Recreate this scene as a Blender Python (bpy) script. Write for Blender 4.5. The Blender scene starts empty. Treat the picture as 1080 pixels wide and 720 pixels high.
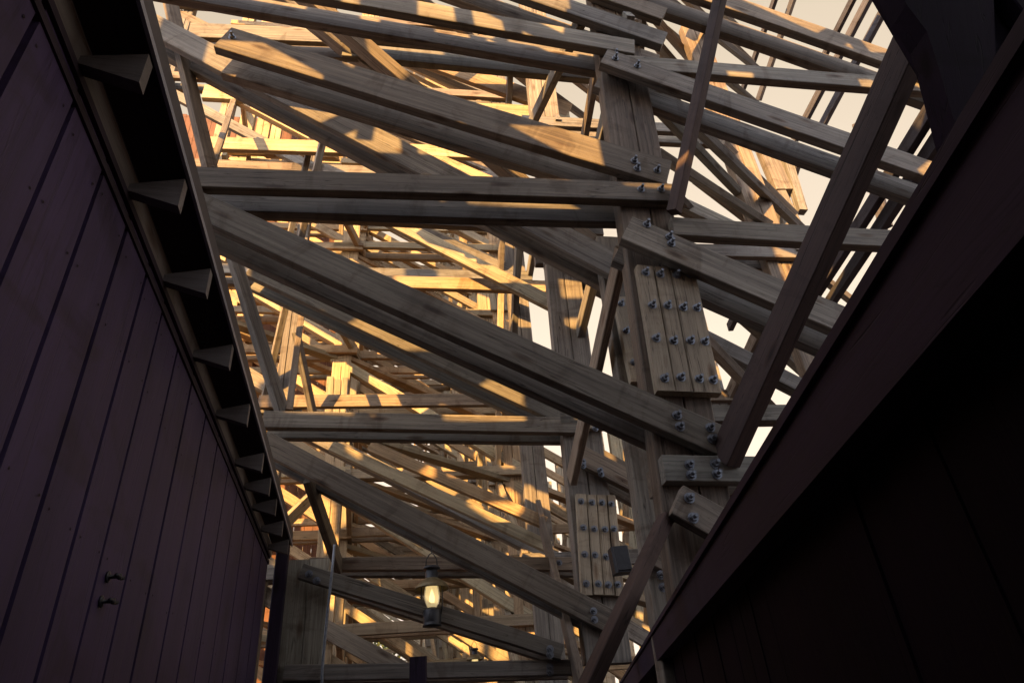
import bpy, math, random
from mathutils import Vector, Matrix
random.seed(7)
R_ = math.radians
sc = bpy.context.scene
COL = sc.collection
EYE = 1.6

# ------------------------------------------------------------------ camera
F = 700.0
PX, PY = 540.0, 360.0
_up = Vector((440.0 - PX, -750.0 - PY, F)).normalized()
_fw = Vector((0, 0, 1.0))
_Y = (_fw - _up * _fw.dot(_up)).normalized()
_X = _Y.cross(_up)
CAM = Matrix((_X, _Y, _up))
EYEV = Vector((0, 0, EYE))


def ray(px, py):
    return CAM @ Vector((px - PX, py - PY, F))


def proj(p):
    c = CAM.transposed() @ (Vector(p) - EYEV)
    return Vector((PX + c.x / c.z * F, PY + c.y / c.z * F)), c.z


YAW = R_(10)
E_ = Vector((math.cos(YAW), math.sin(YAW), 0))
N_ = Vector((-math.sin(YAW), math.cos(YAW), 0))
UPV = Vector((0, 0, 1))
STEP = 2.75


def org(k):
    return Vector((0, 4.3 + STEP * (k - 1), EYE))


def P(px, py, k, off=0.0):
    """point of the bent plane k (off metres behind it) that a sight line meets"""
    d = ray(px, py)
    o = org(k) + N_ * off - EYEV
    return EYEV + d * (o.dot(N_) / d.dot(N_))


def W(u, k, z, off=0.0):
    return org(k) + E_ * u + N_ * off + UPV * z


cam = bpy.data.cameras.new('camera')
camo = bpy.data.objects.new('camera', cam)
COL.objects.link(camo)
cam.sensor_width = 36
cam.lens = 36 * F / 1080
cam.clip_start = 0.05
cam.clip_end = 2000
r, u, b = CAM @ Vector((1, 0, 0)), CAM @ Vector((0, -1, 0)), CAM @ Vector((0, 0, -1))
camo.matrix_world = Matrix(((r.x, u.x, b.x, 0), (r.y, u.y, b.y, 0), (r.z, u.z, b.z, EYE), (0, 0, 0, 1)))
sc.camera = camo

# ------------------------------------------------------------------ materials


class NT:
    def __init__(s, name):
        m = bpy.data.materials.new(name)
        m.use_nodes = True
        s.m, s.t = m, m.node_tree
        s.bsdf = s.t.nodes['Principled BSDF']

    def n(s, ty, **kw):
        nd = s.t.nodes.new(ty)
        for k, v in kw.items():
            if k in nd.inputs.keys():
                nd.inputs[k].default_value = v
            else:
                setattr(nd, k, v)
        return nd

    def l(s, a, b):
        s.t.links.new(a, b)

    def ramp(s, fac, stops):
        rp = s.n('ShaderNodeValToRGB')
        el = rp.color_ramp.elements
        while len(el) < len(stops):
            el.new(0.5)
        for e, (p, c) in zip(el, stops):
            e.position = p
            e.color = (*c, 1) if len(c) == 3 else c
        s.l(fac, rp.inputs[0])
        return rp.outputs[0]

    def mix(s, blend, fac, a, b):
        m = s.n('ShaderNodeMix', data_type='RGBA', blend_type=blend)
        for sock, v in ((m.inputs[0], fac), (m.inputs[6], a), (m.inputs[7], b)):
            if hasattr(v, 'node'):
                s.l(v, sock)
            elif isinstance(v, tuple):
                sock.default_value = (*v, 1)
            else:
                sock.default_value = v
        return m.outputs[2]

    def math(s, op, a, b=0.0):
        m = s.n('ShaderNodeMath', operation=op)
        for i, v in enumerate((a, b)):
            if hasattr(v, 'node'):
                s.l(v, m.inputs[i])
            else:
                m.inputs[i].default_value = v
        return m.outputs[0]


def wood(name, dark, mid, light, hue=0.8, rough=0.8, crack=0.85, knots=True, bump=0.35, vary=0.55, spec=0.3):
    """sawn timber, grain along the object's own X axis"""
    t = NT(name)
    tc = t.n('ShaderNodeTexCoord')
    oi = t.n('ShaderNodeObjectInfo')
    sh = t.n('ShaderNodeVectorMath', operation='SCALE')
    cmb = t.n('ShaderNodeCombineXYZ')
    t.l(oi.outputs['Random'], cmb.inputs[0])
    t.l(t.math('MULTIPLY', oi.outputs['Random'], 7.3), cmb.inputs[1])
    t.l(t.math('MULTIPLY', oi.outputs['Random'], 3.1), cmb.inputs[2])
    t.l(cmb.outputs[0], sh.inputs[0])
    sh.inputs['Scale'].default_value = 13.0
    ad = t.n('ShaderNodeVectorMath', operation='ADD')
    t.l(tc.outputs['Object'], ad.inputs[0])
    t.l(sh.outputs[0], ad.inputs[1])

    def mapped(sx, sy, sz):
        mp = t.n('ShaderNodeMapping')
        mp.inputs['Scale'].default_value = (sx, sy, sz)
        t.l(ad.outputs[0], mp.inputs[0])
        return mp.outputs[0]

    def noise(v, scale, detail=4, rgh=0.6, dist=0.0):
        nz = t.n('ShaderNodeTexNoise', Scale=scale, Detail=detail, Roughness=rgh, Distortion=dist)
        t.l(v, nz.inputs['Vector'])
        return nz.outputs['Fac']
    grain = noise(mapped(0.9, 34, 34), 1.0, 5, 0.62, 0.4)
    figure = noise(mapped(0.35, 7, 7), 1.6, 3, 0.5, 1.2)
    rings = t.math('ABSOLUTE', t.math('SINE', t.math('MULTIPLY', figure, 60.0)))
    patch = noise(mapped(0.6, 2.2, 2.2), 1.2, 3, 0.55)
    base = t.ramp(grain, [(0.22, dark), (0.5, mid), (0.8, light)])
    base = t.mix('MULTIPLY', 0.55, base, t.ramp(rings, [(0.0, (0.45, 0.40, 0.36)), (0.35, (1, 1, 1))]))
    base = t.mix('MULTIPLY', 0.7, base, t.ramp(patch, [(0.3, (0.55, 0.53, 0.52)), (0.65, (1.1, 1.08, 1.04))]))
    # board to board variation: grey weathered to warm brown
    per = t.ramp(oi.outputs['Random'], [(0.0, (1.05, 0.92, 0.74)), (0.25, (0.86, 0.91, 0.93)), (0.5, (1.22, 0.98, 0.72)),
                                       (0.75, (0.92, 0.98, 0.90)), (1.0, (1.0, 0.80, 0.62))])
    base = t.mix('MULTIPLY', hue, base, per)
    vr = t.math('FRACT', t.math('MULTIPLY', oi.outputs['Random'], 17.31))
    base = t.mix('MULTIPLY', vary, base, t.ramp(vr, [(0.0, (0.45, 0.45, 0.45)), (1.0, (1.25, 1.25, 1.25))]))
    # drying cracks
    ck = noise(mapped(0.5, 15, 15), 1.3, 2, 0.4, 0.6)
    line = t.math('ABSOLUTE', t.math('SUBTRACT', ck, 0.5))
    cm = t.ramp(line, [(0.0, (0, 0, 0)), (0.012, (1, 1, 1))])
    where = t.ramp(noise(mapped(0.7, 1.5, 1.5), 1.0, 2), [(0.46, (1, 1, 1)), (0.58, (0, 0, 0))])
    cm2 = t.mix('MIX', where, (1, 1, 1), cm)
    base = t.mix('MULTIPLY', crack, base, t.mix('MIX', cm2, (0.12, 0.09, 0.07), (1, 1, 1)))
    if knots:
        vo = t.n('ShaderNodeTexVoronoi', Scale=1.0, Randomness=1.0)
        t.l(mapped(1.5, 5.5, 5.5), vo.inputs['Vector'])
        km = t.ramp(vo.outputs['Distance'], [(0.05, (0.22, 0.14, 0.09)), (0.12, (0.62, 0.5, 0.42)), (0.19, (1, 1, 1))])
        base = t.mix('MULTIPLY', 0.85, base, km)
    st = noise(mapped(2.2, 0.9, 0.9), 1.7, 4, 0.6, 0.8)
    base = t.mix('MULTIPLY', 0.6, base, t.ramp(st, [(0.34, (0.52, 0.44, 0.38)), (0.46, (1, 1, 1)), (0.66, (1, 1, 1)), (0.74, (1.15, 1.16, 1.15))]))
    t.l(base, t.bsdf.inputs['Base Color'])
    rg = t.n('ShaderNodeMapRange')
    rg.inputs['To Min'].default_value = rough - 0.15
    rg.inputs['To Max'].default_value = min(1, rough + 0.12)
    t.l(grain, rg.inputs['Value'])
    t.l(rg.outputs[0], t.bsdf.inputs['Roughness'])
    t.bsdf.inputs['Specular IOR Level'].default_value = spec
    h = t.math('ADD', t.math('MULTIPLY', grain, 0.5), cm2)
    bp = t.n('ShaderNodeBump', Strength=bump, Distance=0.006)
    t.l(h, bp.inputs['Height'])
    t.l(bp.outputs[0], t.bsdf.inputs['Normal'])
    return t.m


def plain(name, col, rough=0.6, metal=0.0, var=0.25, scale=6.0, emit=None, es=0.0, bump=0.0):
    t = NT(name)
    tc = t.n('ShaderNodeTexCoord')
    nz = t.n('ShaderNodeTexNoise', Scale=scale, Detail=5.0, Roughness=0.65)
    t.l(tc.outputs['Object'], nz.inputs['Vector'])
    lo = tuple(c * (1 - var) for c in col)
    hi = tuple(c * (1 + var) for c in col)
    t.l(t.ramp(nz.outputs['Fac'], [(0.3, lo), (0.7, hi)]), t.bsdf.inputs['Base Color'])
    t.bsdf.inputs['Roughness'].default_value = rough
    t.bsdf.inputs['Metallic'].default_value = metal
    if emit:
        t.bsdf.inputs['Emission Color'].default_value = (*emit, 1)
        t.bsdf.inputs['Emission Strength'].default_value = es
    if bump:
        bp = t.n('ShaderNodeBump', Strength=bump, Distance=0.01)
        t.l(nz.outputs['Fac'], bp.inputs['Height'])
        t.l(bp.outputs[0], t.bsdf.inputs['Normal'])
    return t.m


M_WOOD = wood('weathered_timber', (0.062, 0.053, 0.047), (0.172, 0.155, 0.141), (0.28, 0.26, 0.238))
M_FAR = wood('far_timber', (0.17, 0.130, 0.090), (0.36, 0.295, 0.21), (0.50, 0.41, 0.30), knots=False, bump=0.2)  # same timber, paler and warmer: sunlight on the lattice is put into the colour
M_PLATE = wood('treated_plank', (0.13, 0.110, 0.082), (0.26, 0.226, 0.175), (0.36, 0.32, 0.25), hue=0.35, vary=0.2)
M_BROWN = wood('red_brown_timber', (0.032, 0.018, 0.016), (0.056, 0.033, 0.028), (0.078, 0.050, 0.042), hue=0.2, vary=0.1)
M_DARK = wood('dark_stained_timber', (0.015, 0.007, 0.018), (0.023, 0.011, 0.028), (0.035, 0.020, 0.042), hue=0.2, vary=0.2)
M_PAINT = wood('plum_painted_boards', (0.030, 0.018, 0.050), (0.040, 0.024, 0.066), (0.054, 0.034, 0.086), hue=0.0, rough=0.62, crack=0.3, knots=False, bump=0.25, vary=0.25)
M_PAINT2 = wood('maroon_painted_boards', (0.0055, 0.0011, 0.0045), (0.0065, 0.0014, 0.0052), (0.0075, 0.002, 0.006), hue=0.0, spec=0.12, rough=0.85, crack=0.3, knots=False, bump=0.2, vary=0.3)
M_TRIM = wood('dark_trim', (0.022, 0.013, 0.020), (0.030, 0.018, 0.026), (0.038, 0.024, 0.032), hue=0.0, crack=0.3, knots=False, vary=0.1)
M_FRIEZE = wood('bare_frieze_board', (0.115, 0.10, 0.09), (0.165, 0.146, 0.132), (0.21, 0.188, 0.17), hue=0.1, crack=0.3, vary=0.1)
M_BRACK = wood('grey_bracket_board', (0.11, 0.095, 0.09), (0.165, 0.145, 0.138), (0.21, 0.19, 0.18), hue=0.1, crack=0.4, vary=0.15)
M_SHADED = wood('shade_toned_timber', (0.030, 0.028, 0.036), (0.060, 0.056, 0.068), (0.095, 0.088, 0.10), hue=0.2, vary=0.3)  # trestle timber darkened: shade on the upper right girts is in the colour
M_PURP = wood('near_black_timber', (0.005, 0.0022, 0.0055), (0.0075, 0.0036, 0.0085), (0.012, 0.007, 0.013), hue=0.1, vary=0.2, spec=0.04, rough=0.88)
M_RED = wood('rust_red_boards', (0.09, 0.038, 0.022), (0.135, 0.06, 0.035), (0.18, 0.085, 0.05), hue=0.15, crack=0.5, knots=False, vary=0.3)
M_STEEL = plain('galvanised_steel', (0.17, 0.175, 0.19), 0.55, 0.5, 0.3, 40)
M_BOLT = plain('dark_bolt_steel', (0.16, 0.165, 0.18), 0.5, 0.8, 0.4, 60)
M_BLACK = plain('black_painted_metal', (0.020, 0.019, 0.021), 0.5, 0.3, 0.3, 30)
M_BRASS = plain('tarnished_lantern_metal', (0.16, 0.12, 0.06), 0.5, 0.6, 0.35, 30)
M_LEAF = plain('leaf_green', (0.085, 0.10, 0.025), 0.65, 0, 0.5, 0.8)
M_BARK = plain('tree_bark', (0.09, 0.065, 0.045), 0.9, 0, 0.4, 8, bump=0.5)
M_GROUND = plain('trodden_gravel', (0.060, 0.042, 0.046), 0.95, 0, 0.35, 3, bump=0.4)
M_EDGE = plain('pale_drip_edge', (0.24, 0.24, 0.27), 0.5, 0.2, 0.15, 20)
M_ROOF = plain('roof_sheet', (0.05, 0.042, 0.045), 0.7, 0, 0.3, 5)


def glass_mat():
    t = NT('lantern_glass')
    b_ = t.bsdf
    b_.inputs['Base Color'].default_value = (0.95, 0.88, 0.70, 1)
    b_.inputs['Roughness'].default_value = 0.35
    b_.inputs['Transmission Weight'].default_value = 0.75
    b_.inputs['IOR'].default_value = 1.15
    b_.inputs['Emission Color'].default_value = (1, 0.78, 0.40, 1)
    b_.inputs['Emission Strength'].default_value = 0.05
    return t.m


M_GLASS = glass_mat()
M_BULB = plain('lamp_flame', (0.9, 0.8, 0.5), 0.5, 0, 0.05, 5, emit=(1.0, 0.80, 0.42), es=0.5)

# ------------------------------------------------------------------ helpers
WM = {}   # world matrix of every object by name


def link(o, mw, parent=None):
    COL.objects.link(o)
    WM[o.name] = mw
    if parent is not None:
        o.parent = parent
        o.matrix_basis = WM[parent.name].inverted() @ mw
    else:
        o.matrix_basis = mw
    return o


def tag(o, label=None, cat=None, group=None, kind=None):
    for k, v in (('label', label), ('category', cat), ('group', group), ('kind', kind)):
        if v:
            o[k] = v
    return o


def empty(name, loc, label, cat, group=None):
    o = bpy.data.objects.new(name, None)
    o.empty_display_size = 0.2
    link(o, Matrix.Translation(Vector(loc)))
    return tag(o, label, cat, group)


def mesh(name, verts, faces, mat, smooth=False):
    me = bpy.data.meshes.new(name)
    me.from_pydata([tuple(v) for v in verts], [], faces)
    me.materials.append(mat)
    if smooth:
        for p in me.polygons:
            p.use_smooth = True
    me.update()
    return me


def obj(name, verts, faces, mat, parent=None, mw=None, smooth=False):
    o = bpy.data.objects.new(name, mesh(name, verts, faces, mat, smooth))
    return link(o, mw or Matrix.Identity(4), parent)


def frame(o, x, z):
    """matrix with local X along x and local Z as close to z as it can be"""
    x = x.normalized()
    z = (z - x * z.dot(x)).normalized()
    y = z.cross(x)
    return Matrix(((x.x, y.x, z.x, o.x), (x.y, y.y, z.y, o.y), (x.z, y.z, z.z, o.z), (0, 0, 0, 1)))


def plank_mesh(L, w, t, seg=1, bow=0.0, ch=0.006):
    """planed board: chamfered section, long axis X, wide face normal Z"""
    ch = min(ch, w * 0.2, t * 0.2)
    a, c = w / 2, t / 2
    sec = [(-a + ch, -c), (a - ch, -c), (a, -c + ch), (a, c - ch), (a - ch, c), (-a + ch, c), (-a, c - ch), (-a, -c + ch)]
    vs, fs = [], []
    p1, p2 = random.uniform(0, 6.3), random.uniform(0, 6.3)
    for i in range(seg + 1):
        x = -L / 2 + L * i / seg
        dy = bow * math.sin(p1 + x * 1.3)
        dz = bow * 0.7 * math.sin(p2 + x * 1.1)
        vs += [(x, y + dy, z + dz) for y, z in sec]
    for i in range(seg):
        for j in range(8):
            k = (j + 1) % 8
            fs.append((i * 8 + j, i * 8 + k, (i + 1) * 8 + k, (i + 1) * 8 + j))
    fs.append(tuple(reversed(range(8))))
    fs.append(tuple(range(seg * 8, seg * 8 + 8)))
    return vs, fs


def board(name, A, B, w, t, face, mat, parent, ext=0.0, near=False):
    """board from A to B, its wide face looking along `face`"""
    A, B = Vector(A), Vector(B)
    d = (B - A).normalized()
    A, B = A - d * ext, B + d * ext
    L = (B - A).length
    vs, fs = plank_mesh(L, w, t, 5 if near else 1, 0.006 if near else 0.0)
    return obj(name, vs, fs, mat, parent, frame((A + B) / 2, d, Vector(face)))


# bolts: washer, hexagon nut and threaded end, one shared mesh
def bolt_mesh(s=1.0):
    vs, fs = [], []

    def prism(n, r, z0, z1):
        b0 = len(vs)
        for z in (z0, z1):
            for i in range(n):
                a = 2 * math.pi * i / n
                vs.append((r * math.cos(a) * s, r * math.sin(a) * s, z * s))
        for i in range(n):
            j = (i + 1) % n
            fs.append((b0 + i, b0 + j, b0 + n + j, b0 + n + i))
        fs.append(tuple(b0 + n + i for i in range(n)))
        fs.append(tuple(b0 + i for i in reversed(range(n))))
    prism(14, 0.036, 0.0, 0.006)
    prism(6, 0.025, 0.006, 0.030)
    prism(10, 0.0125, 0.030, 0.068)
    return mesh('bolt', vs, fs, M_BOLT)


BOLT = bolt_mesh()


def bolt(p, parent, face=None):
    o = bpy.data.objects.new('bolt', BOLT)
    f = face if face is not None else -N_
    return link(o, frame(Vector(p), UPV.cross(f) if abs(f.z) < 0.9 else E_, f), parent)


def lathe(prof, n=20):
    vs, fs = [], []
    for rr, z in prof:
        for i in range(n):
            a = 2 * math.pi * i / n
            vs.append((rr * math.cos(a), rr * math.sin(a), z))
    for q in range(len(prof) - 1):
        for i in range(n):
            j = (i + 1) % n
            fs.append((q * n + i, q * n + j, (q + 1) * n + j, (q + 1) * n + i))
    return vs, fs


def tube(pts, rad, n=8):
    vs, fs = [], []
    pts = [Vector(p) for p in pts]
    for i, p in enumerate(pts):
        d = (pts[min(i + 1, len(pts) - 1)] - pts[max(i - 1, 0)]).normalized()
        s = d.cross(Vector((0.3, 0.5, 0.81))).normalized()
        q = d.cross(s)
        for j in range(n):
            a = 2 * math.pi * j / n
            vs.append(p + s * math.cos(a) * rad + q * math.sin(a) * rad)
    for i in range(len(pts) - 1):
        for j in range(n):
            k = (j + 1) % n
            fs.append((i * n + j, i * n + k, (i + 1) * n + k, (i + 1) * n + j))
    fs.append(tuple(reversed(range(n))))
    fs.append(tuple(range((len(pts) - 1) * n, len(pts) * n)))
    return vs, fs


def box(vs, fs, M, x0, x1, y0, y1, z0, z1):
    b0 = len(vs)
    for x, y, z in ((x0, y0, z0), (x1, y0, z0), (x1, y1, z0), (x0, y1, z0), (x0, y0, z1), (x1, y0, z1), (x1, y1, z1), (x0, y1, z1)):
        vs.append(M @ Vector((x, y, z)))
    for f in ((3, 2, 1, 0), (4, 5, 6, 7), (0, 1, 5, 4), (1, 2, 6, 5), (2, 3, 7, 6), (3, 0, 4, 7)):
        fs.append(tuple(b0 + i for i in f))


# ------------------------------------------------------------------ timber bents
TB = 0.095         # board thickness
CD = 0.18          # depth of a column between the paired boards
FRONT = -(CD / 2 + TB / 2 + 0.003)
REAR = -FRONT
GROUP = 'timber bents of the coaster trestle'


def uR(k):
    return 1.35 - 0.60 * (k - 1) + max(0, k - 5) * -0.05


def uL(k):
    return {1: -3.4, 2: -2.27, 3: -3.75}.get(k, uR(k) - 3.15)


def levels(k, top):
    z = (4.3 - 0.95 * (k - 1)) % 2.55
    z -= 2.55
    out = []
    while z < top:
        if z > -1.3:
            out.append(z)
        z += 2.55
    return out


def px_w(A, B, wpx):
    """board width in metres that looks wpx wide half way along A-B"""
    m = (A + B) / 2
    d = (B - A).normalized()
    s = N_.cross(d)
    a, _ = proj(m)
    b2, _ = proj(m + s * 0.05)
    c2, _ = proj(m + d * 0.05)
    l2 = (c2 - a).normalized()
    v = b2 - a
    return wpx / abs(v.x * -l2.y + v.y * l2.x) * 0.05


def pair(bent, name, k, a, b, w, mat=M_WOOD, rear=True, off=0.0, bolts=(), ext=0.0, near=True, wr=None):
    """front board traced on the picture between pixels a and b on bent k, its twin behind the column"""
    A, B = P(*a, k, FRONT + off), P(*b, k, FRONT + off)
    if w > 1:
        w = px_w(A, B, w)
    o = board(name, A, B, w, TB, -N_, mat, bent, ext, near)
    sh = N_ * (REAR - FRONT)
    if rear:
        board(name, A + sh, B + sh, wr or w, TB, -N_, mat, bent, ext, near)
    for q in bolts:
        bolt(P(*q, k, FRONT + off - TB / 2 - 0.001), o)
    return o


def column(bent, k, a, b, w, planks=2, mat=M_WOOD, near=True, split=None):
    """built-up column: planks side by side from point a to point b"""
    A, B = Vector(a), Vector(b)
    vs, fs = [], []
    L = (B - A).length
    fr = split or [i / planks for i in range(planks + 1)]
    for i in range(len(fr) - 1):
        y0, y1 = (fr[i] - 0.5) * w, (fr[i + 1] - 0.5) * w
        v, f = plank_mesh(L, (y1 - y0) - 0.008, CD + random.uniform(-0.008, 0), 6 if near else 1, 0.004 if near else 0, 0.008)
        b0 = len(vs)
        vs += [(x, y + (y0 + y1) / 2, z) for x, y, z in v]
        fs += [tuple(b0 + q for q in ff) for ff in f]
    return obj('column', vs, fs, mat, bent, frame((A + B) / 2, B - A, -N_))


def splice(bent, quad, k, cols, rows, seams, thick=0.085, mat=None):
    """splice plate of planks bolted over a column joint; quad = top-left, top-right, bottom-right, bottom-left pixels"""
    off = -(CD / 2 + 0.004)
    tl, tr, br, bl = [P(*q, k, off) for q in quad]
    x = ((bl + br) / 2 - (tl + tr) / 2)
    L = x.length
    w = ((tr - tl).length + (br - bl).length) / 2
    mid = (tl + tr + br + bl) / 4 - N_ * (thick / 2)
    Mx = frame(mid, x, -N_)
    if (Mx.to_3x3() @ Vector((0, 1, 0))).dot(E_) < 0:
        sgn = -1
    else:
        sgn = 1
    vs, fs = [], []
    for i in range(len(seams) - 1):
        y0, y1 = (seams[i] - 0.5) * w * sgn, (seams[i + 1] - 0.5) * w * sgn
        dl = random.uniform(-0.02, 0.02)
        v, f = plank_mesh(L + dl, abs(y1 - y0) - 0.007, thick - random.uniform(0, 0.01), 5, 0.003, 0.007)
        b0 = len(vs)
        vs += [(xx, yy + (y0 + y1) / 2, zz) for xx, yy, zz in v]
        fs += [tuple(b0 + q for q in ff) for ff in f]
    o = obj('splice_plate', vs, fs, mat or M_PLATE, bent, Mx)
    for rr in rows:
        for c in cols:
            bolt(Mx @ Vector(((rr - 0.5) * L + random.uniform(-.012, .012), (c - 0.5) * w * sgn + random.uniform(-.012, .012), thick / 2 - 0.004)), o)
    return o


def strut(bent, a, b, w, t, name='girt', mat=M_WOOD, ext=0.0, near=True, face=None):
    """lengthwise board between two bents, wide face to the side"""
    a, b = Vector(a), Vector(b)
    f = face or UPV.cross((b - a).normalized())
    return board(name, a, b, w, t, f, mat, bent, ext, near)


KS = [1, 2, 3, 3.6, 4.2, 4.8, 5.4, 6, 6.7, 7.4, 8.2, 9, 10.2, 11.5, 13]
ORD = dict(zip(KS, (
    'timber bent nearest the camera, its wide column carrying a big bolted splice plate',
    'second timber bent back, its bolted splice plate low and just left of the nearest column',
    'third timber bent back, sunlit column standing left of the second splice plate',
    'fourth timber bent back, partly sunlit column left of the third bent',
    'fifth timber bent back, slim column near the middle of the lattice',
    'sixth timber bent back, golden boards crossing above the lantern',
    'seventh timber bent back, narrow sunlit column behind the middle of the lattice',
    'eighth timber bent back, small golden boards seen through seven bents',
    'ninth timber bent back, small boards deep inside the trestle',
    'tenth timber bent back, small boards near the far end of the lattice',
    'eleventh timber bent back, deep inside the trestle',
    'twelfth timber bent back, fourth from the far end',
    'thirteenth timber bent back, third from the far end',
    'fourteenth timber bent back, last but one before the open sky',
    'farthest timber bent, thin boards against the sky behind all the others')))
BENT = {}
for k in KS:
    BENT[k] = empty('timber_bent', W(uR(k), k, -EYE), ORD[k], 'trestle', GROUP)

# ---- bent 1: traced
b1 = BENT[1]
column(b1, 1, W(1.85, 1, 13.0), P(748, 640, 1), 0.50, split=[0, 0.56, 1])
splice(b1, [(669, 290), (728, 284), (757, 418), (690, 421)], 1, [0.14, 0.40, 0.66, 0.90], [0.07, 0.35, 0.62, 0.90], [0, 0.29, 0.56, 1.0])
pair(b1, 'ledger', 1, (130, 187), (711, 207), 20, bolts=[(676, 200), (697, 200)])
pair(b1, 'ledger', 1, (140, -40), (668, 53), 15)
pair(b1, 'diagonal_brace', 1, (150, 193), (768, 472), 29, off=-0.0, bolts=[(714, 438), (717, 450), (749, 451), (751, 463)])
pair(b1, 'diagonal_brace', 1, (236, 44), (704, 186), 25, bolts=[(669, 170), (672, 178), (693, 180), (245, 40)])
# bent 1, right bay
pair(b1, 'ledger', 1, (708, 241), (1010, 259), 18, rear=False, bolts=[])
pair(b1, 'ledger', 1, (640, 68), (1010, 96), 13, rear=False, bolts=[(649, 58)])
pair(b1, 'diagonal_brace', 1, (660, 243), (960, 372), 27, off=-TB, bolts=[(682, 237), (706, 250), (708, 257)])
pair(b1, 'diagonal_brace', 1, (636, 63), (1040, 204), 17, off=-TB, bolts=[(649, 62), (672, 70)])
pair(b1, 'diagonal_brace', 1, (600, -52), (1000, 86), 14, off=-TB)
pair(b1, 'ledger', 1, (698, 495), (930, 499), 27, bolts=[(727, 490), (729, 501), (754, 489), (756, 500)])
pair(b1, 'diagonal_brace', 1, (712, 529), (860, 612), 33, off=-TB, bolts=[(727, 525), (731, 546)])
# upper part of the left bay, running out of the picture
pair(b1, 'diagonal_brace', 1, (395, -60), (700, 45), 14)
pair(b1, 'diagonal_brace', 1, (475, -60), (700, 18), 13, rear=False)
# lengthwise girts of the nearest bent, reaching towards the viewer and back to the next bent
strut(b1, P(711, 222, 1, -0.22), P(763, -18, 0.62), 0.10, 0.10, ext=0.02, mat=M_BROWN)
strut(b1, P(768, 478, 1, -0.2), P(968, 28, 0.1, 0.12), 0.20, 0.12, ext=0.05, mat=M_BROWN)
strut(b1, P(656, 264, 1, 0.2), P(603, 505, 2, -0.16), 0.20, 0.075)
strut(b1, P(634, 45, 1, 0.2), P(615, 150, 1.8), 0.20, 0.075)
strut(b1, P(681, -20, 1, -0.17), P(676, 50, 1, 0.6), 0.20, 0.06)
strut(b1, P(700, 552, 1, -0.18), P(612, 740, 0.75), 0.085, 0.08, ext=0.05, mat=M_BROWN)  # dark timber colour stands in for the shade on this girt
# doubled post just behind the nearest column
column(b1, 1.42, P(640, 255, 1.42), P(729, 800, 1.42), 0.28, split=[0, 1])
splice(b1, [(645, 320), (672, 316), (692, 412), (664, 400)], 1.42, [0.25, 0.75], [0.08, 0.42, 0.80], [0, 0.5, 1.0])
pair(b1, 'diagonal_brace', 1.42, (150, 22), (662, 288), 23, bolts=[(650, 277)], wr=0.26)
pair(b1, 'ledger', 1.42, (690, 583), (790, 640), 26, rear=False, bolts=[(697, 606), (699, 619)])

# flat braces and lengthwise girts high on the right, seen against the sky
for (a, ka, b_, kb, wp) in (((690, 92), 1.2, (848, 244), 2.3, 0.17), ((672, 92), 1.3, (822, 248), 2.4, 0.16), ((690, 160), 1.3, (835, 252), 2.2, 0.18),
                            ((676, 4), 1.6, (742, 78), 2.4, 0.18), ((690, -12), 1.5, (800, 74), 2.5, 0.17), ((668, 18), 1.8, (765, 128), 2.8, 0.17),
                            ((712, -12), 1.7, (792, 66), 2.6, 0.16), ((735, -14), 2.0, (800, 52), 2.8, 0.16), ((655, -8), 2.0, (724, 96), 2.9, 0.16), ((700, 110), 2.1, (815, 200), 2.9, 0.15), ((760, 150), 1.9, (838, 226), 2.5, 0.15), ((712, 205), 1.9, (800, 300), 2.6, 0.17), ((672, 60), 1.7, (748, 148), 2.6, 0.16), ((700, 30), 2.0, (800, 112), 2.9, 0.18),
                            ((735, 190), 2.0, (905, 322), 2.8, 0.17), ((690, 255), 1.6, (880, 420), 2.6, 0.2), ((735, 350), 1.7, (860, 478), 2.6, 0.2),
                            ((300, -22), 1.1, (655, 284), 1.9, 0.19), ((270, -25), 1.25, (420, 96), 1.6, 0.19), ((548, 75), 2.0, (622, 128), 2.6, 0.2),
                            ((420, -20), 1.7, (560, 90), 2.5, 0.2), ((470, -20), 1.9, (640, 110), 2.9, 0.2)):
    board('flat_brace', P(*a, ka), P(*b_, kb), 0.25 if a[0] < 310 else wp, 0.15 if a[0] < 310 else TB, UPV + E_ * 0.9 - N_ * 0.3, M_WOOD, b1, near=True)
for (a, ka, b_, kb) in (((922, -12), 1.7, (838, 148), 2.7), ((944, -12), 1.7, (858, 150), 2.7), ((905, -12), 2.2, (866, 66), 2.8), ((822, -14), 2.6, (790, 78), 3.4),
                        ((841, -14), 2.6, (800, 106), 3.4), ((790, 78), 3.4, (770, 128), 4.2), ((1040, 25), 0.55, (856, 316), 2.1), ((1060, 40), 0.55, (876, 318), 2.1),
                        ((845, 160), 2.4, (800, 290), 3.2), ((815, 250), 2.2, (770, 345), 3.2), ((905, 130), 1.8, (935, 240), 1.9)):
    strut(b1, P(*a, ka), P(*b_, kb), 0.17, 0.10, mat=M_SHADED)
for (a, b_, wp) in (((803, 148), (826, 202), 0.34), ((826, 158), (846, 224), 0.16), ((818, 204), (846, 262), 0.36)):
    board('track_bracket', P(*a, 2.5), P(*b_, 2.5, 0.05), wp, 0.16, -N_, M_WOOD, b1, near=True)

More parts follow.
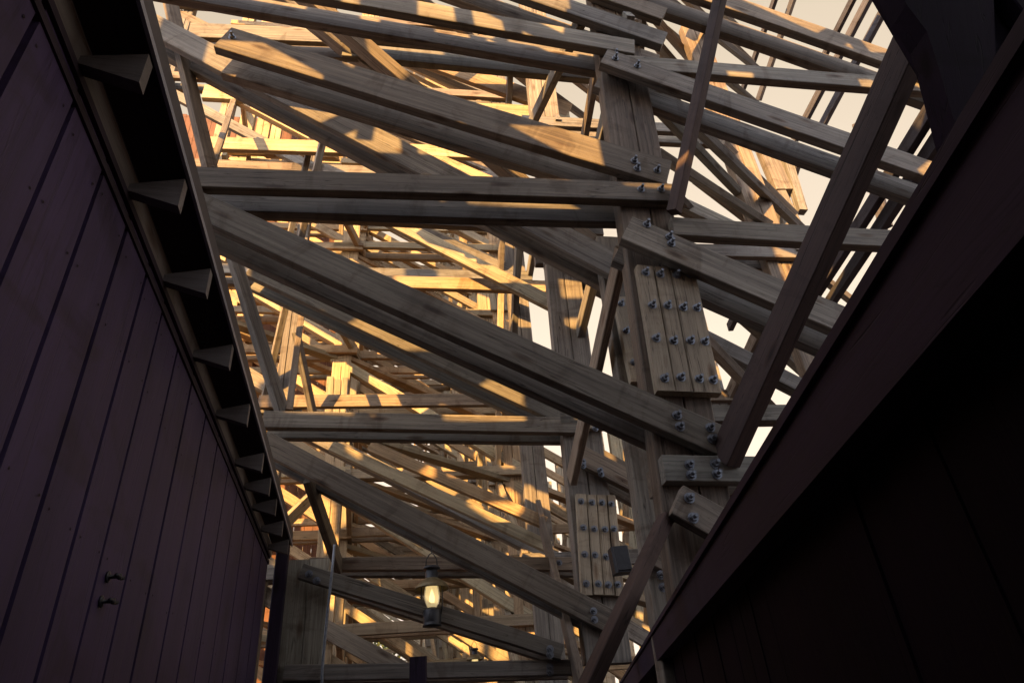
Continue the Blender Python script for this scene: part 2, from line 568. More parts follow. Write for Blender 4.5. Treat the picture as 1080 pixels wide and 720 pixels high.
# ---- bent 2: traced
b2 = BENT[2]
column(b2, 2, W(uR(2) + 0.25, 2, 14.0), P(640, 700, 2), 0.47, split=[0, 0.5, 1])
column(b2, 2, P(324, 592, 2), P(309, 760, 2), 0.47, split=[0, 0.58, 1], mat=M_PLATE)  # paler plank material stands in for light on this column
splice(b2, [(606, 526), (647, 523), (656, 627), (612, 630)], 2, [0.13, 0.40, 0.66, 0.88], [0.08, 0.35, 0.63, 0.90], [0, 0.27, 0.52, 0.78, 1.0])
splice(b2, [(607, 443), (640, 441), (642, 454), (608, 456)], 2, [0.5], [0.5], [0, 1.0])
pair(b2, 'ledger', 2, (278, 444), (609, 449), 17, bolts=[(629, 446), (628, 452)])
pair(b2, 'diagonal_brace', 2, (265, 285), (612, 448), 18)
pair(b2, 'diagonal_brace', 2, (280, 467), (650, 660), 24, bolts=[(626, 644), (627, 653)])
pair(b2, 'diagonal_brace', 2, (606, 478), (680, 516), 20, bolts=[(615, 487), (633, 496), (615, 491), (634, 500)])
pair(b2, 'diagonal_brace', 2, (318, 602), (592, 688), 17, off=-TB, bolts=[(326, 605), (334, 612), (580, 684), (580, 690)])
pair(b2, 'ledger', 2.4, (326, 595), (610, 595), 14, bolts=[(340, 592), (340, 598), (590, 593)])
pair(b2, 'ledger', 2, (300, 709), (604, 704), 17, bolts=[(580, 703), (580, 708)])
pair(b2, 'ledger', 2, (240, 205), (640, 228), 15)
pair(b2, 'ledger', 2, (200, 34), (640, 52), 14)
# more layers high in the left bay and behind the nearest column
pair(b1, 'ledger', 1.42, (360, 34), (652, 62), 14)
pair(b2, 'ledger', 2.3, (215, 98), (600, 122), 13, mat=M_FAR, rear=False)
pair(b2, 'diagonal_brace', 2.3, (215, -20), (600, 118), 14, mat=M_FAR, rear=False)
pair(b2, 'diagonal_brace', 2.5, (200, 60), (590, 225), 13, mat=M_FAR, rear=False)
pair(b2, 'ledger', 2.5, (220, 152), (600, 166), 12, mat=M_FAR, rear=False)
pair(b2, 'ledger', 2.6, (390, 298), (640, 305), 12, mat=M_FAR, rear=False)
pair(b2, 'diagonal_brace', 2.5, (395, 225), (600, 330), 13, mat=M_FAR, rear=False)
pair(b2, 'diagonal_brace', 2.7, (390, 470), (575, 552), 12, mat=M_FAR, rear=False)
pair(b2, 'diagonal_brace', 2.7, (350, 470), (580, 578), 12, mat=M_FAR, rear=False)
strut(b2, P(548, 255, 2.4), P(540, 350, 3.2), 0.30, 0.09, 'sway_brace')
strut(b2, P(625, 300, 1.75), P(600, 400, 2.2), 0.16, 0.10, 'sway_brace')
# left column braces (lengthwise V pairs beside the eave)
strut(b2, P(172, -30, 1.3), P(222, 180, 1.62), 0.16, 0.10, 'sway_brace')
strut(b2, P(222, 181, 1.62), P(247, 105, 2.3), 0.14, 0.08, 'sway_brace')
strut(b2, P(240, 250, 1.7), P(299, 437, 2.0), 0.15, 0.09, 'sway_brace')
strut(b2, P(320, 315, 2.5), P(305, 437, 2.0), 0.16, 0.08, 'sway_brace')
strut(b2, P(312, 350, 2.6), P(331, 440, 2.9), 0.15, 0.08, 'sway_brace')
strut(b2, P(325, 505, 2.0), P(358, 600, 2.35), 0.15, 0.08, 'sway_brace')
strut(b2, P(568, 535, 2.75), P(616, 740, 1.75), 0.24, 0.07, 'sway_brace')
strut(b2, P(586, 285, 2.85), P(591, 335, 2.2), 0.20, 0.07, 'sway_brace')


def lattice(k, bays, top, rear=True, zmin=-9, drop=0.06, skip_left=False):
    """ledgers and falling diagonals of bent k between its columns"""
    bent = BENT[k]
    lv = levels(k, top)
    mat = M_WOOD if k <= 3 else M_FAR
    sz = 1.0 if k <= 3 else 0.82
    for (u0, u1) in bays:
        for i, z in enumerate(lv):
            if z < zmin:
                continue
            for off in ((FRONT, REAR) if rear else (FRONT,)):
                if random.random() > drop:
                    j = random.uniform(-0.05, 0.05)
                    board('ledger', W(u0 - 0.3, k, z + j, off), W(u1 + 0.3, k, z + j, off), 0.21 * sz, TB, -N_, mat, bent)
                if random.random() > drop:
                    o2 = off + (TB if off < 0 else -TB) * 1.06
                    board('diagonal_brace', W(u0 - 0.15, k, z + 2.40, o2), W(u1 + 0.2, k, z + 0.02, o2), 0.22 * sz, TB, -N_, mat, bent)


def fr(k):
    return uR(k) + 3.25


def fl(k):
    return uL(k) - 3.15


def cross(k, us, top, zmin, prob):
    """lengthwise girts, X braces and flat braces from bent k to bent k + 1"""
    bent = BENT[k]
    n = NEXT[k]
    dz = 0.95 * (n - k)
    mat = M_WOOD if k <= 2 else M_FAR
    for ui, f in enumerate(us):
        for z in levels(k, top):
            if z < zmin or (f is fr and z > 6.0):
                continue
            a, z2 = f(k), z - dz
            side = 0.26
            if random.random() < prob:
                strut(bent, W(a + side, k, z), W(f(n) + side, n, z2), 0.20, TB, 'girt', mat, 0.2, False)
            if random.random() < prob:
                s2 = -side
                if int(z * 10 + k) % 2:
                    strut(bent, W(a + s2, k, z + 0.1), W(f(n) + s2, n, z2 + 2.3), 0.18, TB, 'sway_brace', mat, 0.1, False)
                else:
                    strut(bent, W(a + s2, k, z + 2.4), W(f(n) + s2, n, z2 + 0.1), 0.18, TB, 'sway_brace', mat, 0.1, False)
    for (fa, fb) in zip(us[:-1], us[1:]):
        for z in levels(k, top):
            if z < zmin + 2 or (fb is fr and z > 6.0):
                continue
            if random.random() < prob * 0.8:
                board('flat_brace', W(fa(k) + .1, k, z - 0.16), W(fb(n) - .1, n, z - dz - 0.16), 0.20, TB, UPV, mat, bent)


# bent 2 right bay and heights above the traced members
lattice(2, [(uR(2), fr(2))], 9.0, zmin=1.0)
column(b2, 2, W(fr(2), 2, 11.5), W(fr(2), 2, -EYE), 0.45, near=False)
for k in KS[2:]:
    top = 21 if k < 6 else max(9, 21 - (k - 6) * 2.5)
    us = [fl(k), uL(k), uR(k), fr(k)]
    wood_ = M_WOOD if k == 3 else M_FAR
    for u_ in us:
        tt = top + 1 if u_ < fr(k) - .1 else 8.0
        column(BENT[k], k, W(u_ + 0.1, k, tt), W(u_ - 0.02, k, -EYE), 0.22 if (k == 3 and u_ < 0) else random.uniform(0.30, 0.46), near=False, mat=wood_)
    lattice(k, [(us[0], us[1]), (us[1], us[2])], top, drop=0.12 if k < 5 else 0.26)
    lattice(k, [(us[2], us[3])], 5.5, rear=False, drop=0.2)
    # splice plates over the column joints, too far for bolts to show
    for u_ in us[1:3]:
        for z in levels(k, min(top, 12)):
            if random.random() < 0.5 and k > 3:
                zz = z + random.uniform(0.7, 1.2)
                for q in (-1, 0, 1):
                    board('splice_plate', W(u_ + q * .135, k, zz, -CD / 2 - .05), W(u_ + q * .135 - .02, k, zz + random.uniform(1.0, 1.2), -CD / 2 - .05), 0.125, 0.08, -N_, M_PLATE, BENT[k])
NEXT = dict(zip(KS[:-1], KS[1:]))
cross(1, [uR, fr], 9.5, 5.0, 0.6)
cross(2, [uL, uR, fr], 10.5, 5.5, 0.7)
for k in KS[2:-1]:
    cross(k, [fl, uL, uR, fr], 15, -1, 0.75)

# plank building added out of view behind the viewer to shade the nearest bents
sb = empty('shade_building', (0, -5.5, 0), 'tall plank building added unseen behind the viewer to shade the nearest bents', 'building')
vs, fs = [], []
x = -13.0
while x < 9:
    w = random.uniform(0.22, 0.27)
    box(vs, fs, Matrix.Identity(4), x + .005, x + w - .005, -4.05, -4.0 + random.uniform(0, .01), 0, 8.95 + random.uniform(-.02, .02))
    x += w
obj('wall', vs, fs, M_PAINT, sb)  # wall of the added shade building
vs = [Vector(p) for p in ((-13.3, -3.6, 8.9), (9.3, -3.6, 8.9), (9.3, -8, 10.0), (-13.3, -8, 10.0), (9.3, -12.4, 8.9), (-13.3, -12.4, 8.9))]
vs += [v + UPV * .1 for v in vs]
obj('roof', vs, [(3, 2, 1, 0), (5, 4, 2, 3), (6, 7, 8, 9), (9, 8, 10, 11), (0, 1, 7, 6), (1, 2, 8, 7), (2, 4, 10, 8), (3, 0, 6, 9), (5, 3, 9, 11), (4, 5, 11, 10)], M_ROOF, sb)
# unseen bent added above the viewer to break up the low sun
for k, lab in ((-0.5, 'timber bent added out of view over the viewer, boards breaking up the sun'),):
    bb = empty('timber_bent', W(0, k, 4.6), lab, 'trestle', GROUP)  # added shade bent, out of view
    SHADE_BENT = bb
    z = 4.8 + (0.6 if k < -1 else 0)
    while z < 8.6:
        board('ledger', W(-13, k, z), W(4.0, k, z), 0.24, TB, -N_, M_FAR, bb)
        board('ledger', W(-13, k, z, CD), W(4.0, k, z + .1, CD), 0.24, TB, -N_, M_FAR, bb)
        for q in range(5):
            u0 = -12.5 + 3.25 * q + (0.8 if k < -1 else 0)
            board('diagonal_brace', W(u0, k, z + 2.4, -.1), W(u0 + 3.3, k, z, -.1), 0.26, TB, -N_, M_FAR, bb)
            if q % 2 == 0:
                board('diagonal_brace', W(u0 + 3.2, k, z + 2.4, CD + .1), W(u0, k, z, CD + .1), 0.26, TB, -N_, M_FAR, bb)
        if z > 6:
            board('ledger', W(-13, k, z + 0.9), W(4.0, k, z + 1.1), 0.3, TB, -N_, M_FAR, bb)
        z += 2.0
    for q in range(34):
        u0 = -12.6 + q * 0.47 + random.uniform(-.1, .1)
        z0 = random.choice((4.9, 6.9, 6.9, 8.0))
        board('shade_slat', W(u0, k, z0, CD + .2), W(u0 + random.uniform(-.5, .5), k, z0 + random.uniform(1.2, 2.6), CD + .2), 0.17, 0.05, -N_, M_FAR, bb)  # slats added to cut the sunlight into streaks
    for q in range(6):
        u0 = -12.6 + 3.25 * q + (0.8 if k < -1 else 0)
        column(bb, k, W(u0, k, 11.6, CD / 2), W(u0, k, 4.6, CD / 2), 0.5, near=False, mat=M_FAR)

column(SHADE_BENT, -0.5, W(-0.35, -0.5, 12), W(-0.35, -0.5, 6.0), 1.1, 4, near=False, mat=M_FAR)  # extra-wide column added to keep sun off the nearest one

# ------------------------------------------------------------------ left building
ld = Vector((-0.24, 0.971, 0)).normalized()
lo = Vector((ld.y, -ld.x, 0))           # out of the wall, towards the passage
LAT = -0.885
S0, S1 = -6.0, 6.63


def LB(s, out, z):
    return ld * s + lo * (LAT + out) + UPV * z


LM = Matrix(((ld.x, lo.x, 0, lo.x * LAT), (ld.y, lo.y, 0, lo.y * LAT), (0, 0, 1, 0), (0, 0, 0, 1)))   # (s, out, z)
HJ = EYE + 1.80
shed = empty('plank_building', LB(2, -2, 0), 'dark plum painted plank building along the left with bracketed eave', 'building')
gro = [2.28, 2.54, 2.84, 3.16, 3.53, 3.9, 4.3, 4.7, 5.16, 5.68, 6.16, S1]
ss = 2.28
while ss > S0:
    ss -= 0.27
    gro.insert(0, ss)
vs, fs = [], []
for a, b_ in zip(gro[:-1], gro[1:]):
    box(vs, fs, LM, a + 0.012, b_ - 0.012, -0.03, random.uniform(-0.003, 0.0), 0.05, HJ - 0.02)
wv, wf = vs, fs
box(wv, wf, LM, S0, S1 - 0.005, -0.12, -0.035, 0.0, HJ + 0.10)
# wood grain runs upward: local X of the wall points up
Mw = frame(LB(0, 0, 0), UPV, lo)
inv = Mw.inverted()
Mw_left, inv_w = Mw, inv
obj('wall', [inv @ v for v in wv], wf, M_PAINT, shed, Mw)
vs, fs = [], []
box(vs, fs, LM, S0, S1 + 0.02, -0.02, 0.014, HJ - 0.03, HJ)
box(vs, fs, LM, S0, S1 + 0.02, -0.02, 0.008, HJ - 0.085, HJ - 0.055)
Ms = frame(LB(0, 0, HJ), ld, lo)
inv = Ms.inverted()
obj('trim', [inv @ v for v in vs], fs, M_TRIM, shed, Ms)
vs, fs = [], []
box(vs, fs, LM, S0, S1, -0.03, 0.012, HJ + 0.003, HJ + 0.098)
obj('frieze_board', [inv @ v for v in vs], fs, M_FRIEZE, shed, Ms)
OUT = 0.20
vs, fs = [], []
box(vs, fs, LM, S0, S1 + 0.06, OUT - 0.012, OUT, HJ + 0.088, HJ + 0.112)
obj('drip_edge', [inv @ v for v in vs], fs, M_EDGE, shed, Ms)
vs, fs = [], []
box(vs, fs, LM, S0, S1 + 0.05, 0.014, OUT - 0.013, HJ + 0.10, HJ + 0.13)
obj('soffit', [inv @ v for v in vs], fs, M_TRIM, shed, Ms)
# brackets
for s in (-1.2, -0.6, -0.1, 0.40, 0.90, 1.39, 1.90, 2.42, 3.03, 3.68, 4.40, 4.85, 5.30, 5.85, 6.4):
    poly = [(0.012, HJ - 0.003), (0.012, HJ + 0.03), (OUT - 0.013, HJ + 0.075), (OUT - 0.013, HJ - 0.058)]
    vs = [LB(s, o_, z) for o_, z in poly] + [LB(s + 0.045, o_, z) for o_, z in poly]
    fs = [(0, 1, 2, 3), (7, 6, 5, 4), (0, 4, 5, 1), (1, 5, 6, 2), (2, 6, 7, 3), (3, 7, 4, 0)]
    Mb = frame(LB(s, 0.1, HJ), lo, -ld)
    inv = Mb.inverted()
    obj('eave_bracket', [inv @ v for v in vs], fs, M_BRACK, shed, Mb)
vs, fs = [], []
RUN, PITCH = 4.0, 0.5
for sgn in (1,):
    a = [LB(S0 - .1, OUT - .004, HJ + .118), LB(S1 + .02, OUT - .004, HJ + .118), LB(S1 + .02, -RUN, HJ + .118 + RUN * PITCH), LB(S0 - .1, -RUN, HJ + .118 + RUN * PITCH),
         LB(S1 + .02, -2 * RUN, HJ + .118), LB(S0 - .1, -2 * RUN, HJ + .118)]
    vs = a + [v + UPV * 0.08 for v in a]
    fs = [(3, 2, 1, 0), (5, 4, 2, 3), (6, 7, 8, 9), (9, 8, 10, 11), (0, 1, 7, 6), (1, 2, 8, 7), (2, 4, 10, 8), (3, 0, 6, 9), (5, 3, 9, 11), (4, 5, 11, 10)]
obj('roof', vs, fs, M_ROOF, shed)
vs = [LB(S1, -0.13, 0), LB(S1, -2 * RUN, 0), LB(S1, -2 * RUN, HJ + .1), LB(S1, -RUN, HJ + .05 + RUN * PITCH - .15), LB(S1, -0.13, HJ + .09)]
vs += [v - ld * 0.1 for v in vs]
n_ = 5
fs = [tuple(range(n_)), tuple(reversed(range(n_, 2 * n_)))] + [(i, i + n_, (i + 1) % n_ + n_, (i + 1) % n_) for i in range(n_)]
obj('gable_wall', vs, fs, M_PAINT, shed)
vs, fs = [], []
for a, b_ in zip(gro[:-1], gro[1:]):
    if a < -1.5:
        continue
    for z in (0.35, 1.0, 1.65, 2.3, 2.95, HJ - 0.16):
        for f_ in (0.16, 0.84):
            s_ = a + (b_ - a) * f_ + random.uniform(-.01, .01)
            zz = z + random.uniform(-.015, .015)
            c = [LM @ Vector((s_ + 0.0055 * math.cos(q * 1.0472), 0.0015, zz + 0.0055 * math.sin(q * 1.0472))) for q in range(6)]
            t_ = LM @ Vector((s_, 0.004, zz))
            b0 = len(vs)
            vs += [inv_w @ v for v in c + [t_]]
            fs += [(b0 + q, b0 + (q + 1) % 6, b0 + 6) for q in range(6)]
nh = obj('nail_heads', vs, fs, M_TRIM, shed, Mw_left)
nh['kind'] = 'stuff'
# two iron pegs on the wall
for (x, y) in ((113, 608), (106, 634)):
    d = ray(x, y)
    p = d * (LAT / d.dot(lo)) + EYEV
    Mx = frame(p, ld, lo) @ Matrix.Scale(0.6, 4)
    hk = empty('wall_peg', p, 'short black iron peg on the plum wall, ' + ('the upper of two' if y < 620 else 'the lower of two'), 'peg', 'iron pegs on the plank wall')
    v, f = lathe([(0.0, 0), (0.032, 0), (0.034, 0.008), (0.028, 0.012), (0.012, 0.015), (0.011, 0.055), (0.018, 0.06), (0.018, 0.075), (0, 0.078)], 14)
    obj('shank', v, f, M_BLACK, hk, Mx, True)
    v, f = tube([(-0.045, 0.0, 0.06), (0.0, 0, 0.068), (0.05, 0.0, 0.06), (0.06, 0.006, 0.075)], 0.011)
    obj('crossbar', v, f, M_BLACK, hk, Mx, True)

# post carrying the far end of the eave
pp = LB(S1 + 0.2, 0.10, 0)
post = obj('eave_post', *plank_mesh(HJ + 0.25, 0.115, 0.115, 3, 0.002, 0.008), M_DARK, None, frame(pp + UPV * ((HJ + 0.25) / 2), UPV, lo))
tag(post, 'dark square post at the far end of the left eave', 'post')

# ------------------------------------------------------------------ right plank wall
rd = Vector((0.034, 0.999, 0)).normalized()
ro = Vector((-rd.y, rd.x, 0))           # towards the passage
RM = Matrix(((rd.x, ro.x, 0, 0.691), (rd.y, ro.y, 0, 0), (0, 0, 1, 0), (0, 0, 0, 1)))
fence = empty('plank_fence', (1.2, 3, 0), 'nearly black maroon plank wall on the right with a broad cap beam', 'fence')
vs, fs = [], []
s = -5.0
while s < 14.0:
    w = random.uniform(0.19, 0.23)
    box(vs, fs, RM, s + 0.002, s + w - 0.002, -0.14, -0.10 + random.uniform(-0.004, 0.004), 0.03, EYE + 0.62)
    s += w
box(vs, fs, RM, -5, 14, -0.19, -0.145, 0.03, EYE + 0.62)
Mw = frame(Vector((1, 3, 1)), UPV, ro)
inv = Mw.inverted()
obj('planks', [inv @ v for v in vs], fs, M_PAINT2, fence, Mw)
Ms = frame(Vector((0.9, 4, EYE + 0.8)), rd, ro)
inv = Ms.inverted()
vs, fs = [], []
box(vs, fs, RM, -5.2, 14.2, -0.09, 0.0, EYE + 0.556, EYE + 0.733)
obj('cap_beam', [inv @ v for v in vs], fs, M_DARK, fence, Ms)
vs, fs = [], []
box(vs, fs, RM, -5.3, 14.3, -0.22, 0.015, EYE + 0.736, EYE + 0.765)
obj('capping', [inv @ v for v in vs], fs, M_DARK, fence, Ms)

# bent 0: heavy post with curved knee at the upper right
kp = empty('heavy_post', W(2.0, 0, -EYE), 'heavy dark post with curved knee rising behind the right plank wall', 'post')
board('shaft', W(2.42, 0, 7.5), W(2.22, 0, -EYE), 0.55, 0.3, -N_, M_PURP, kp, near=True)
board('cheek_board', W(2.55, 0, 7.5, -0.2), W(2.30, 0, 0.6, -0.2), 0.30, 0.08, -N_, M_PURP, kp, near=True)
pts = [(905, -40), (926, 0), (940, 30), (960, 58), (966, 78), (972, 100), (985, 150), (992, 175), (1030, 190), (1030, -40)]
a = [P(*q, 0, -0.16) for q in pts]
vs = a + [v - N_ * 0.10 for v in a]
n_ = len(a)
fs = [tuple(reversed(range(n_))), tuple(range(n_, 2 * n_))] + [(i, (i + 1) % n_, (i + 1) % n_ + n_, i + n_) for i in range(n_)]
Mk = frame(P(980, 80, 0, -0.2), E_ * 0.4 + UPV, -N_)
inv = Mk.inverted()
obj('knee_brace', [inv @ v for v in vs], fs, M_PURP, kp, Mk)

# ------------------------------------------------------------------ lantern
def lantern(top, scale, label, hang):
    """railway style oil lantern; `top` is the ring, `hang` the height of wire above it"""
    root = empty('lantern', top, label, 'lantern', 'lanterns hanging in the trestle')
    B = Matrix.Translation(top) @ Matrix.Scale(scale, 4)

    def part(name, vf, mat, smooth=True, parent=root):
        v, f = vf
        return obj(name, v, f, mat, parent, B, smooth)
    part('hanger_wire', tube([(0, 0, hang / scale), (0, 0, 0.02), (0.0, 0, 0.0)], 0.004), M_BLACK)
    part('bail', tube([(-0.055, 0, -0.14), (-0.05, 0, -0.06), (-0.02, 0, -0.01), (0, 0, 0.0), (0.02, 0, -0.01), (0.05, 0, -0.06), (0.055, 0, -0.14)], 0.005), M_BLACK)
    cap = part('chimney_cap', lathe([(0.0, -0.115), (0.05, -0.12), (0.075, -0.13), (0.082, -0.145), (0.076, -0.155), (0.056, -0.16), (0.054, -0.175), (0.062, -0.18), (0.062, -0.235), (0.07, -0.245), (0.0, -0.246)], 24), M_BLACK)
    part('shade', lathe([(0.06, -0.235), (0.085, -0.25), (0.13, -0.285), (0.158, -0.32), (0.162, -0.335), (0.154, -0.337), (0.125, -0.30), (0.08, -0.262), (0.055, -0.25)], 28), M_BRASS)
    part('globe', lathe([(0.044, -0.25), (0.056, -0.29), (0.070, -0.35), (0.074, -0.40), (0.066, -0.45), (0.052, -0.485), (0.046, -0.50), (0.043, -0.50), (0.049, -0.485), (0.063, -0.45), (0.071, -0.40), (0.067, -0.35), (0.053, -0.29), (0.041, -0.25)], 24), M_GLASS)
    part('flame', lathe([(0.0, -0.33), (0.012, -0.36), (0.024, -0.40), (0.028, -0.43), (0.018, -0.46), (0.0, -0.47)], 14), M_BULB)
    part('burner', lathe([(0.0, -0.455), (0.022, -0.46), (0.026, -0.49), (0.044, -0.50), (0.055, -0.505), (0, -0.507)], 20), M_BLACK)
    fo = part('oil_font', lathe([(0.0, -0.503), (0.05, -0.505), (0.074, -0.515), (0.082, -0.53), (0.083, -0.62), (0.080, -0.64), (0.088, -0.648), (0.088, -0.66), (0.0, -0.662)], 24), M_BLACK)
    part('filler_cap', lathe([(0.0, -0.52), (0.012, -0.52), (0.014, -0.535), (0, -0.54)], 10), M_BRASS, parent=fo)
    for sx in (-1, 1):
        part('guard_tube', tube([(sx * 0.06, 0, -0.24), (sx * 0.094, 0, -0.30), (sx * 0.098, 0, -0.40), (sx * 0.094, 0, -0.51), (sx * 0.078, 0, -0.56)], 0.007), M_BLACK)
    return root


# nearest lantern hangs below the traced diagonal of bent 2
lp = P(455, 583, 1.9)
lantern(lp, 1.02, 'old oil lantern glowing behind its glass globe, hung centre below a long diagonal', 0.07)
lp2 = P(500, 676, 2.7)
lantern(lp2, 0.62, 'small distant lantern with clear globe hanging just above the lowest cross beam', 0.35)

# galvanised conduit down beside the left column
v, f = tube([P(353, 574, 1.86), P(350, 605, 1.86), P(345, 650, 1.86), P(340, 704, 1.86), P(338, 770, 1.86)], 0.013, 10)
cd = obj('conduit_pipe', v, f, M_STEEL, None, None, True)
tag(cd, 'thin galvanised conduit pipe running down beside the left column', 'pipe')
# dark bollard post in front of the lowest ledger
pb = P(441, 693, 1.5)
v, f = plank_mesh(pb.z, 0.13, 0.13, 2, 0.0, 0.012)
p_ = obj('dark_post', v, f, M_DARK, None, frame(Vector((pb.x, pb.y, pb.z / 2)), UPV, -N_))
tag(p_, 'short dark square post top in front of the lowest ledger, left of the small lantern', 'post')
# dark box fixed to the doubled post
pj = P(654, 591, 1.75)
jb = empty('junction_box', pj, 'small dark box fixed beside the lower splice plate', 'box')
v, f = plank_mesh(0.24, 0.17, 0.16, 1, 0, 0.02)
Mj = frame(pj, UPV + E_ * -0.05, -N_)
obj('housing', v, f, M_BLACK, jb, Mj)
v, f = plank_mesh(0.21, 0.14, 0.02, 1, 0, 0.006)
obj('lid', v, f, M_BLACK, jb, Mj @ Matrix.Translation((0, 0, 0.092)))

# ------------------------------------------------------------------ red-brown plank wall behind the left bays
rw = empty('rust_red_wall', W(-9, 6, -EYE), 'tall rust red plank wall behind the left bays of the trestle', 'wall')
vs, fs = [], []
x = 0.0
Mo = frame(W(-5.2, 5.7, 0) - UPV * EYE, UPV, -N_)
while x < 14.0:
    w = random.uniform(0.20, 0.26)
    box(vs, fs, Matrix.Identity(4), 0, 22.0 + random.uniform(-.05, .05), x + 0.006, x + w - 0.006, -0.03, random.uniform(0, 0.012))
    x += w
obj('planks', vs, fs, M_RED, rw, Mo)
vs, fs = [], []
for h in (1.2, 4.2, 7.2, 10.2, 13.2, 16.2, 19.2):
    box(vs, fs, Matrix.Identity(4), h, h + 0.2, 0.0, 14.0, -0.13, -0.035)
obj('rails', vs, fs, M_RED, rw, Mo)

# ------------------------------------------------------------------ ground
S = 900
g = obj('ground', [(-S, -S, 0), (S, -S, 0), (S, S, 0), (-S, S, 0)], [(0, 1, 2, 3)], M_GROUND)
g['kind'] = 'structure'


# ------------------------------------------------------------------ trees beyond the trestle
def tree(x, y, h, label, seed):
    rnd = random.Random(seed)
    root = empty('leafy_tree', (x, y, 0), label, 'tree', 'trees beyond the trestle')
    pts = [(0, 0, 0), (0.1, 0.05, h * 0.2), (0.0, 0.2, h * 0.45), (0.2, 0.1, h * 0.8)]
    vs, fs = [], []
    for q, (rad, pt) in enumerate(zip((0.32, 0.26, 0.17, 0.04), pts)):
        for i in range(8):
            a = i * math.pi / 4
            vs.append((x + pt[0] + rad * math.cos(a), y + pt[1] + rad * math.sin(a), pt[2]))
    for q in range(3):
        for i in range(8):
            j = (i + 1) % 8
            fs.append((q * 8 + i, q * 8 + j, q * 8 + 8 + j, q * 8 + 8 + i))
    for _ in range(7):
        z0 = h * rnd.uniform(0.25, 0.6)
        a = rnd.uniform(0, 6.28)
        L = h * rnd.uniform(0.18, 0.3)
        v, f = tube([(x, y + .1, z0), (x + math.cos(a) * L * .6, y + math.sin(a) * L * .6, z0 + L * .5), (x + math.cos(a) * L, y + math.sin(a) * L, z0 + L)], 0.06, 5)
        b0 = len(vs)
        vs += v
        fs += [tuple(b0 + q for q in ff) for ff in f]
    obj('trunk', vs, fs, M_BARK, root)
    vs, fs = [], []
    clumps = []
    for _ in range(34):
        a, rr, zz = rnd.uniform(0, 6.28), rnd.uniform(0, 1) ** 0.5, rnd.uniform(-1, 1)
        c = Vector((math.cos(a) * rr, math.sin(a) * rr, zz))
        if c.length > 1.05:
            c.normalize()
        clumps.append((Vector((x, y, h * 0.62)) + Vector((c.x * h * .32, c.y * h * .32, c.z * h * .36)), h * rnd.uniform(0.06, 0.12)))
    for c, rad in clumps:
        for _ in range(70):
            d = Vector((rnd.gauss(0, 1), rnd.gauss(0, 1), rnd.gauss(0, 1))).normalized() * rad * rnd.uniform(0.4, 1.1)
            p = c + d
            t1 = Vector((rnd.uniform(-1, 1), rnd.uniform(-1, 1), rnd.uniform(-.6, .6))).normalized()
            t2 = t1.cross(Vector((rnd.uniform(-1, 1), rnd.uniform(-1, 1), rnd.uniform(-1, 1)))).normalized()
            sz = rnd.uniform(0.12, 0.24)
            b0 = len(vs)
            vs += [p - t1 * sz, p + t2 * sz * .45, p + t1 * sz, p - t2 * sz * .45]
            fs.append((b0, b0 + 1, b0 + 2, b0 + 3))
    obj('crown', vs, fs, M_LEAF, root)


tree(-3.5, 36, 8.5, 'sunlit yellow green tree seen below the middle of the trestle', 1)
tree(-10, 40, 10, 'leafy tree beyond the left bays of the trestle, low behind the lattice', 2)
tree(4.5, 42, 9, 'leafy tree beyond the right bay of the trestle, low behind the columns', 3)

# ------------------------------------------------------------------ light
SUN_AZ = R_(24)      # left of straight behind the viewer
SUN_EL = R_(20)
sdir = Vector((-math.sin(SUN_AZ) * math.cos(SUN_EL), -math.cos(SUN_AZ) * math.cos(SUN_EL), math.sin(SUN_EL)))
sl = bpy.data.lights.new('sun', 'SUN')
sl.energy = 5.0
sl.angle = R_(0.5)
sl.color = (1.0, 0.56, 0.17)
so = bpy.data.objects.new('sun', sl)
so.rotation_euler = sdir.to_track_quat('Z', 'Y').to_euler()
COL.objects.link(so)
w = bpy.data.worlds.new('World')
sc.world = w
w.use_nodes = True
nt = w.node_tree
bg = nt.nodes['Background']
sky = nt.nodes.new('ShaderNodeTexSky')
sky.sky_type = 'NISHITA'
sky.sun_disc = False
sky.sun_elevation = SUN_EL
sky.sun_rotation = math.atan2(sdir.x, sdir.y)
sky.dust_density = 4.0
sky.air_density = 1.2
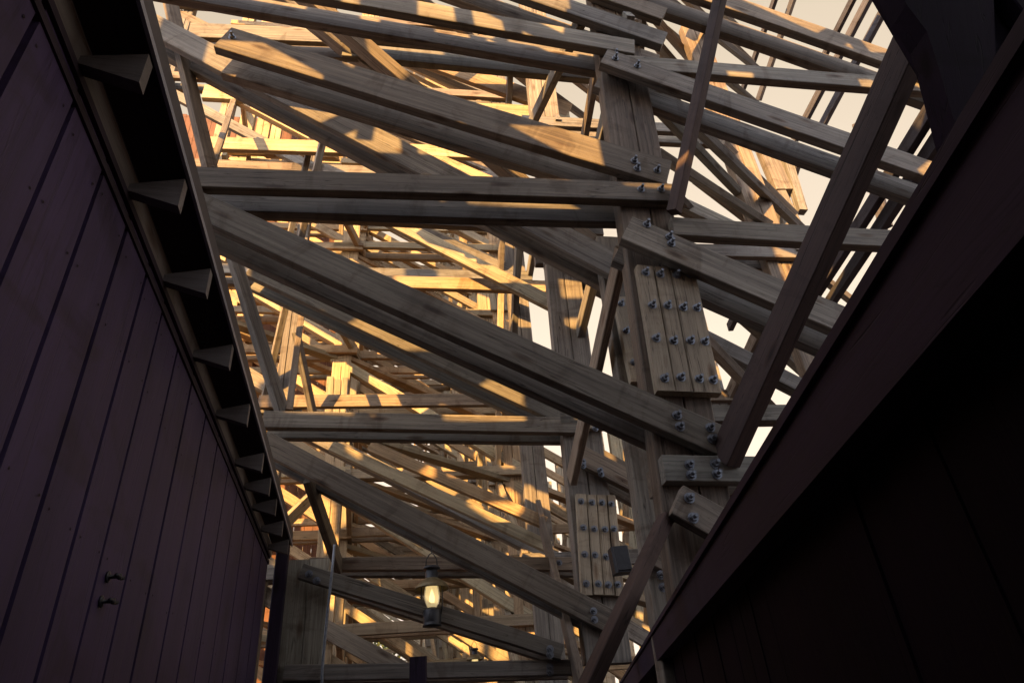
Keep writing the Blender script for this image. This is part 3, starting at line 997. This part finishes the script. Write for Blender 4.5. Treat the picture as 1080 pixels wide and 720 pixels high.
# evening cloud: a cream veil over the half of the sky the trestle stands against, thinner behind the viewer
tcw = nt.nodes.new('ShaderNodeTexCoord')
dp = nt.nodes.new('ShaderNodeVectorMath')
dp.operation = 'DOT_PRODUCT'
dp.inputs[1].default_value = (0.25, 0.85, 0.35)
nt.links.new(tcw.outputs['Generated'], dp.inputs[0])
mr = nt.nodes.new('ShaderNodeMapRange')
mr.interpolation_type = 'SMOOTHSTEP'
mr.inputs['From Min'].default_value = -0.35
mr.inputs['From Max'].default_value = 0.45
mr.inputs['To Min'].default_value = 0.0
mr.inputs['To Max'].default_value = 1.0
nt.links.new(dp.outputs['Value'], mr.inputs['Value'])
cl = nt.nodes.new('ShaderNodeTexNoise')
cl.inputs['Scale'].default_value = 1.6
cl.inputs['Detail'].default_value = 3
nt.links.new(tcw.outputs['Generated'], cl.inputs['Vector'])
sep = nt.nodes.new('ShaderNodeSeparateXYZ')
nt.links.new(tcw.outputs['Generated'], sep.inputs[0])
hz = nt.nodes.new('ShaderNodeValToRGB')        # paler towards the horizon
hz.color_ramp.elements[0].position = 0.15
hz.color_ramp.elements[0].color = (2.95, 2.48, 2.0, 1)
hz.color_ramp.elements[1].position = 0.85
hz.color_ramp.elements[1].color = (1.85, 1.53, 1.14, 1)
nt.links.new(sep.outputs['Z'], hz.inputs[0])
mx = nt.nodes.new('ShaderNodeMix')
mx.data_type = 'RGBA'
nt.links.new(mr.outputs[0], mx.inputs[0])
cm = nt.nodes.new('ShaderNodeMapRange')
cm.inputs['From Min'].default_value = 0.3
cm.inputs['From Max'].default_value = 0.7
cm.inputs['To Min'].default_value = 0.88
cm.inputs['To Max'].default_value = 1.1
nt.links.new(cl.outputs['Fac'], cm.inputs['Value'])
vm = nt.nodes.new('ShaderNodeVectorMath')
vm.operation = 'SCALE'
nt.links.new(hz.outputs[0], vm.inputs[0])
nt.links.new(cm.outputs[0], vm.inputs['Scale'])
nt.links.new(vm.outputs[0], mx.inputs[7])
bk = nt.nodes.new('ShaderNodeMix')              # brightness added to the unseen sky behind, lifts the shaded fronts
bk.data_type = 'RGBA'
bk.inputs[0].default_value = 0.55
bk.inputs[7].default_value = (7.2, 8.1, 10.4, 1)
nt.links.new(sky.outputs[0], bk.inputs[6])
nt.links.new(bk.outputs[2], mx.inputs[6])
nt.links.new(mx.outputs[2], bg.inputs[0])
bg.inputs[1].default_value = 0.10
vs_ = sc.view_settings
vs_.view_transform = 'Standard'
vs_.look = 'None'
vs_.exposure = 2.1
vs_.gamma = 1.0
sc.cycles.max_bounces = 6
sc.cycles.diffuse_bounces = 4
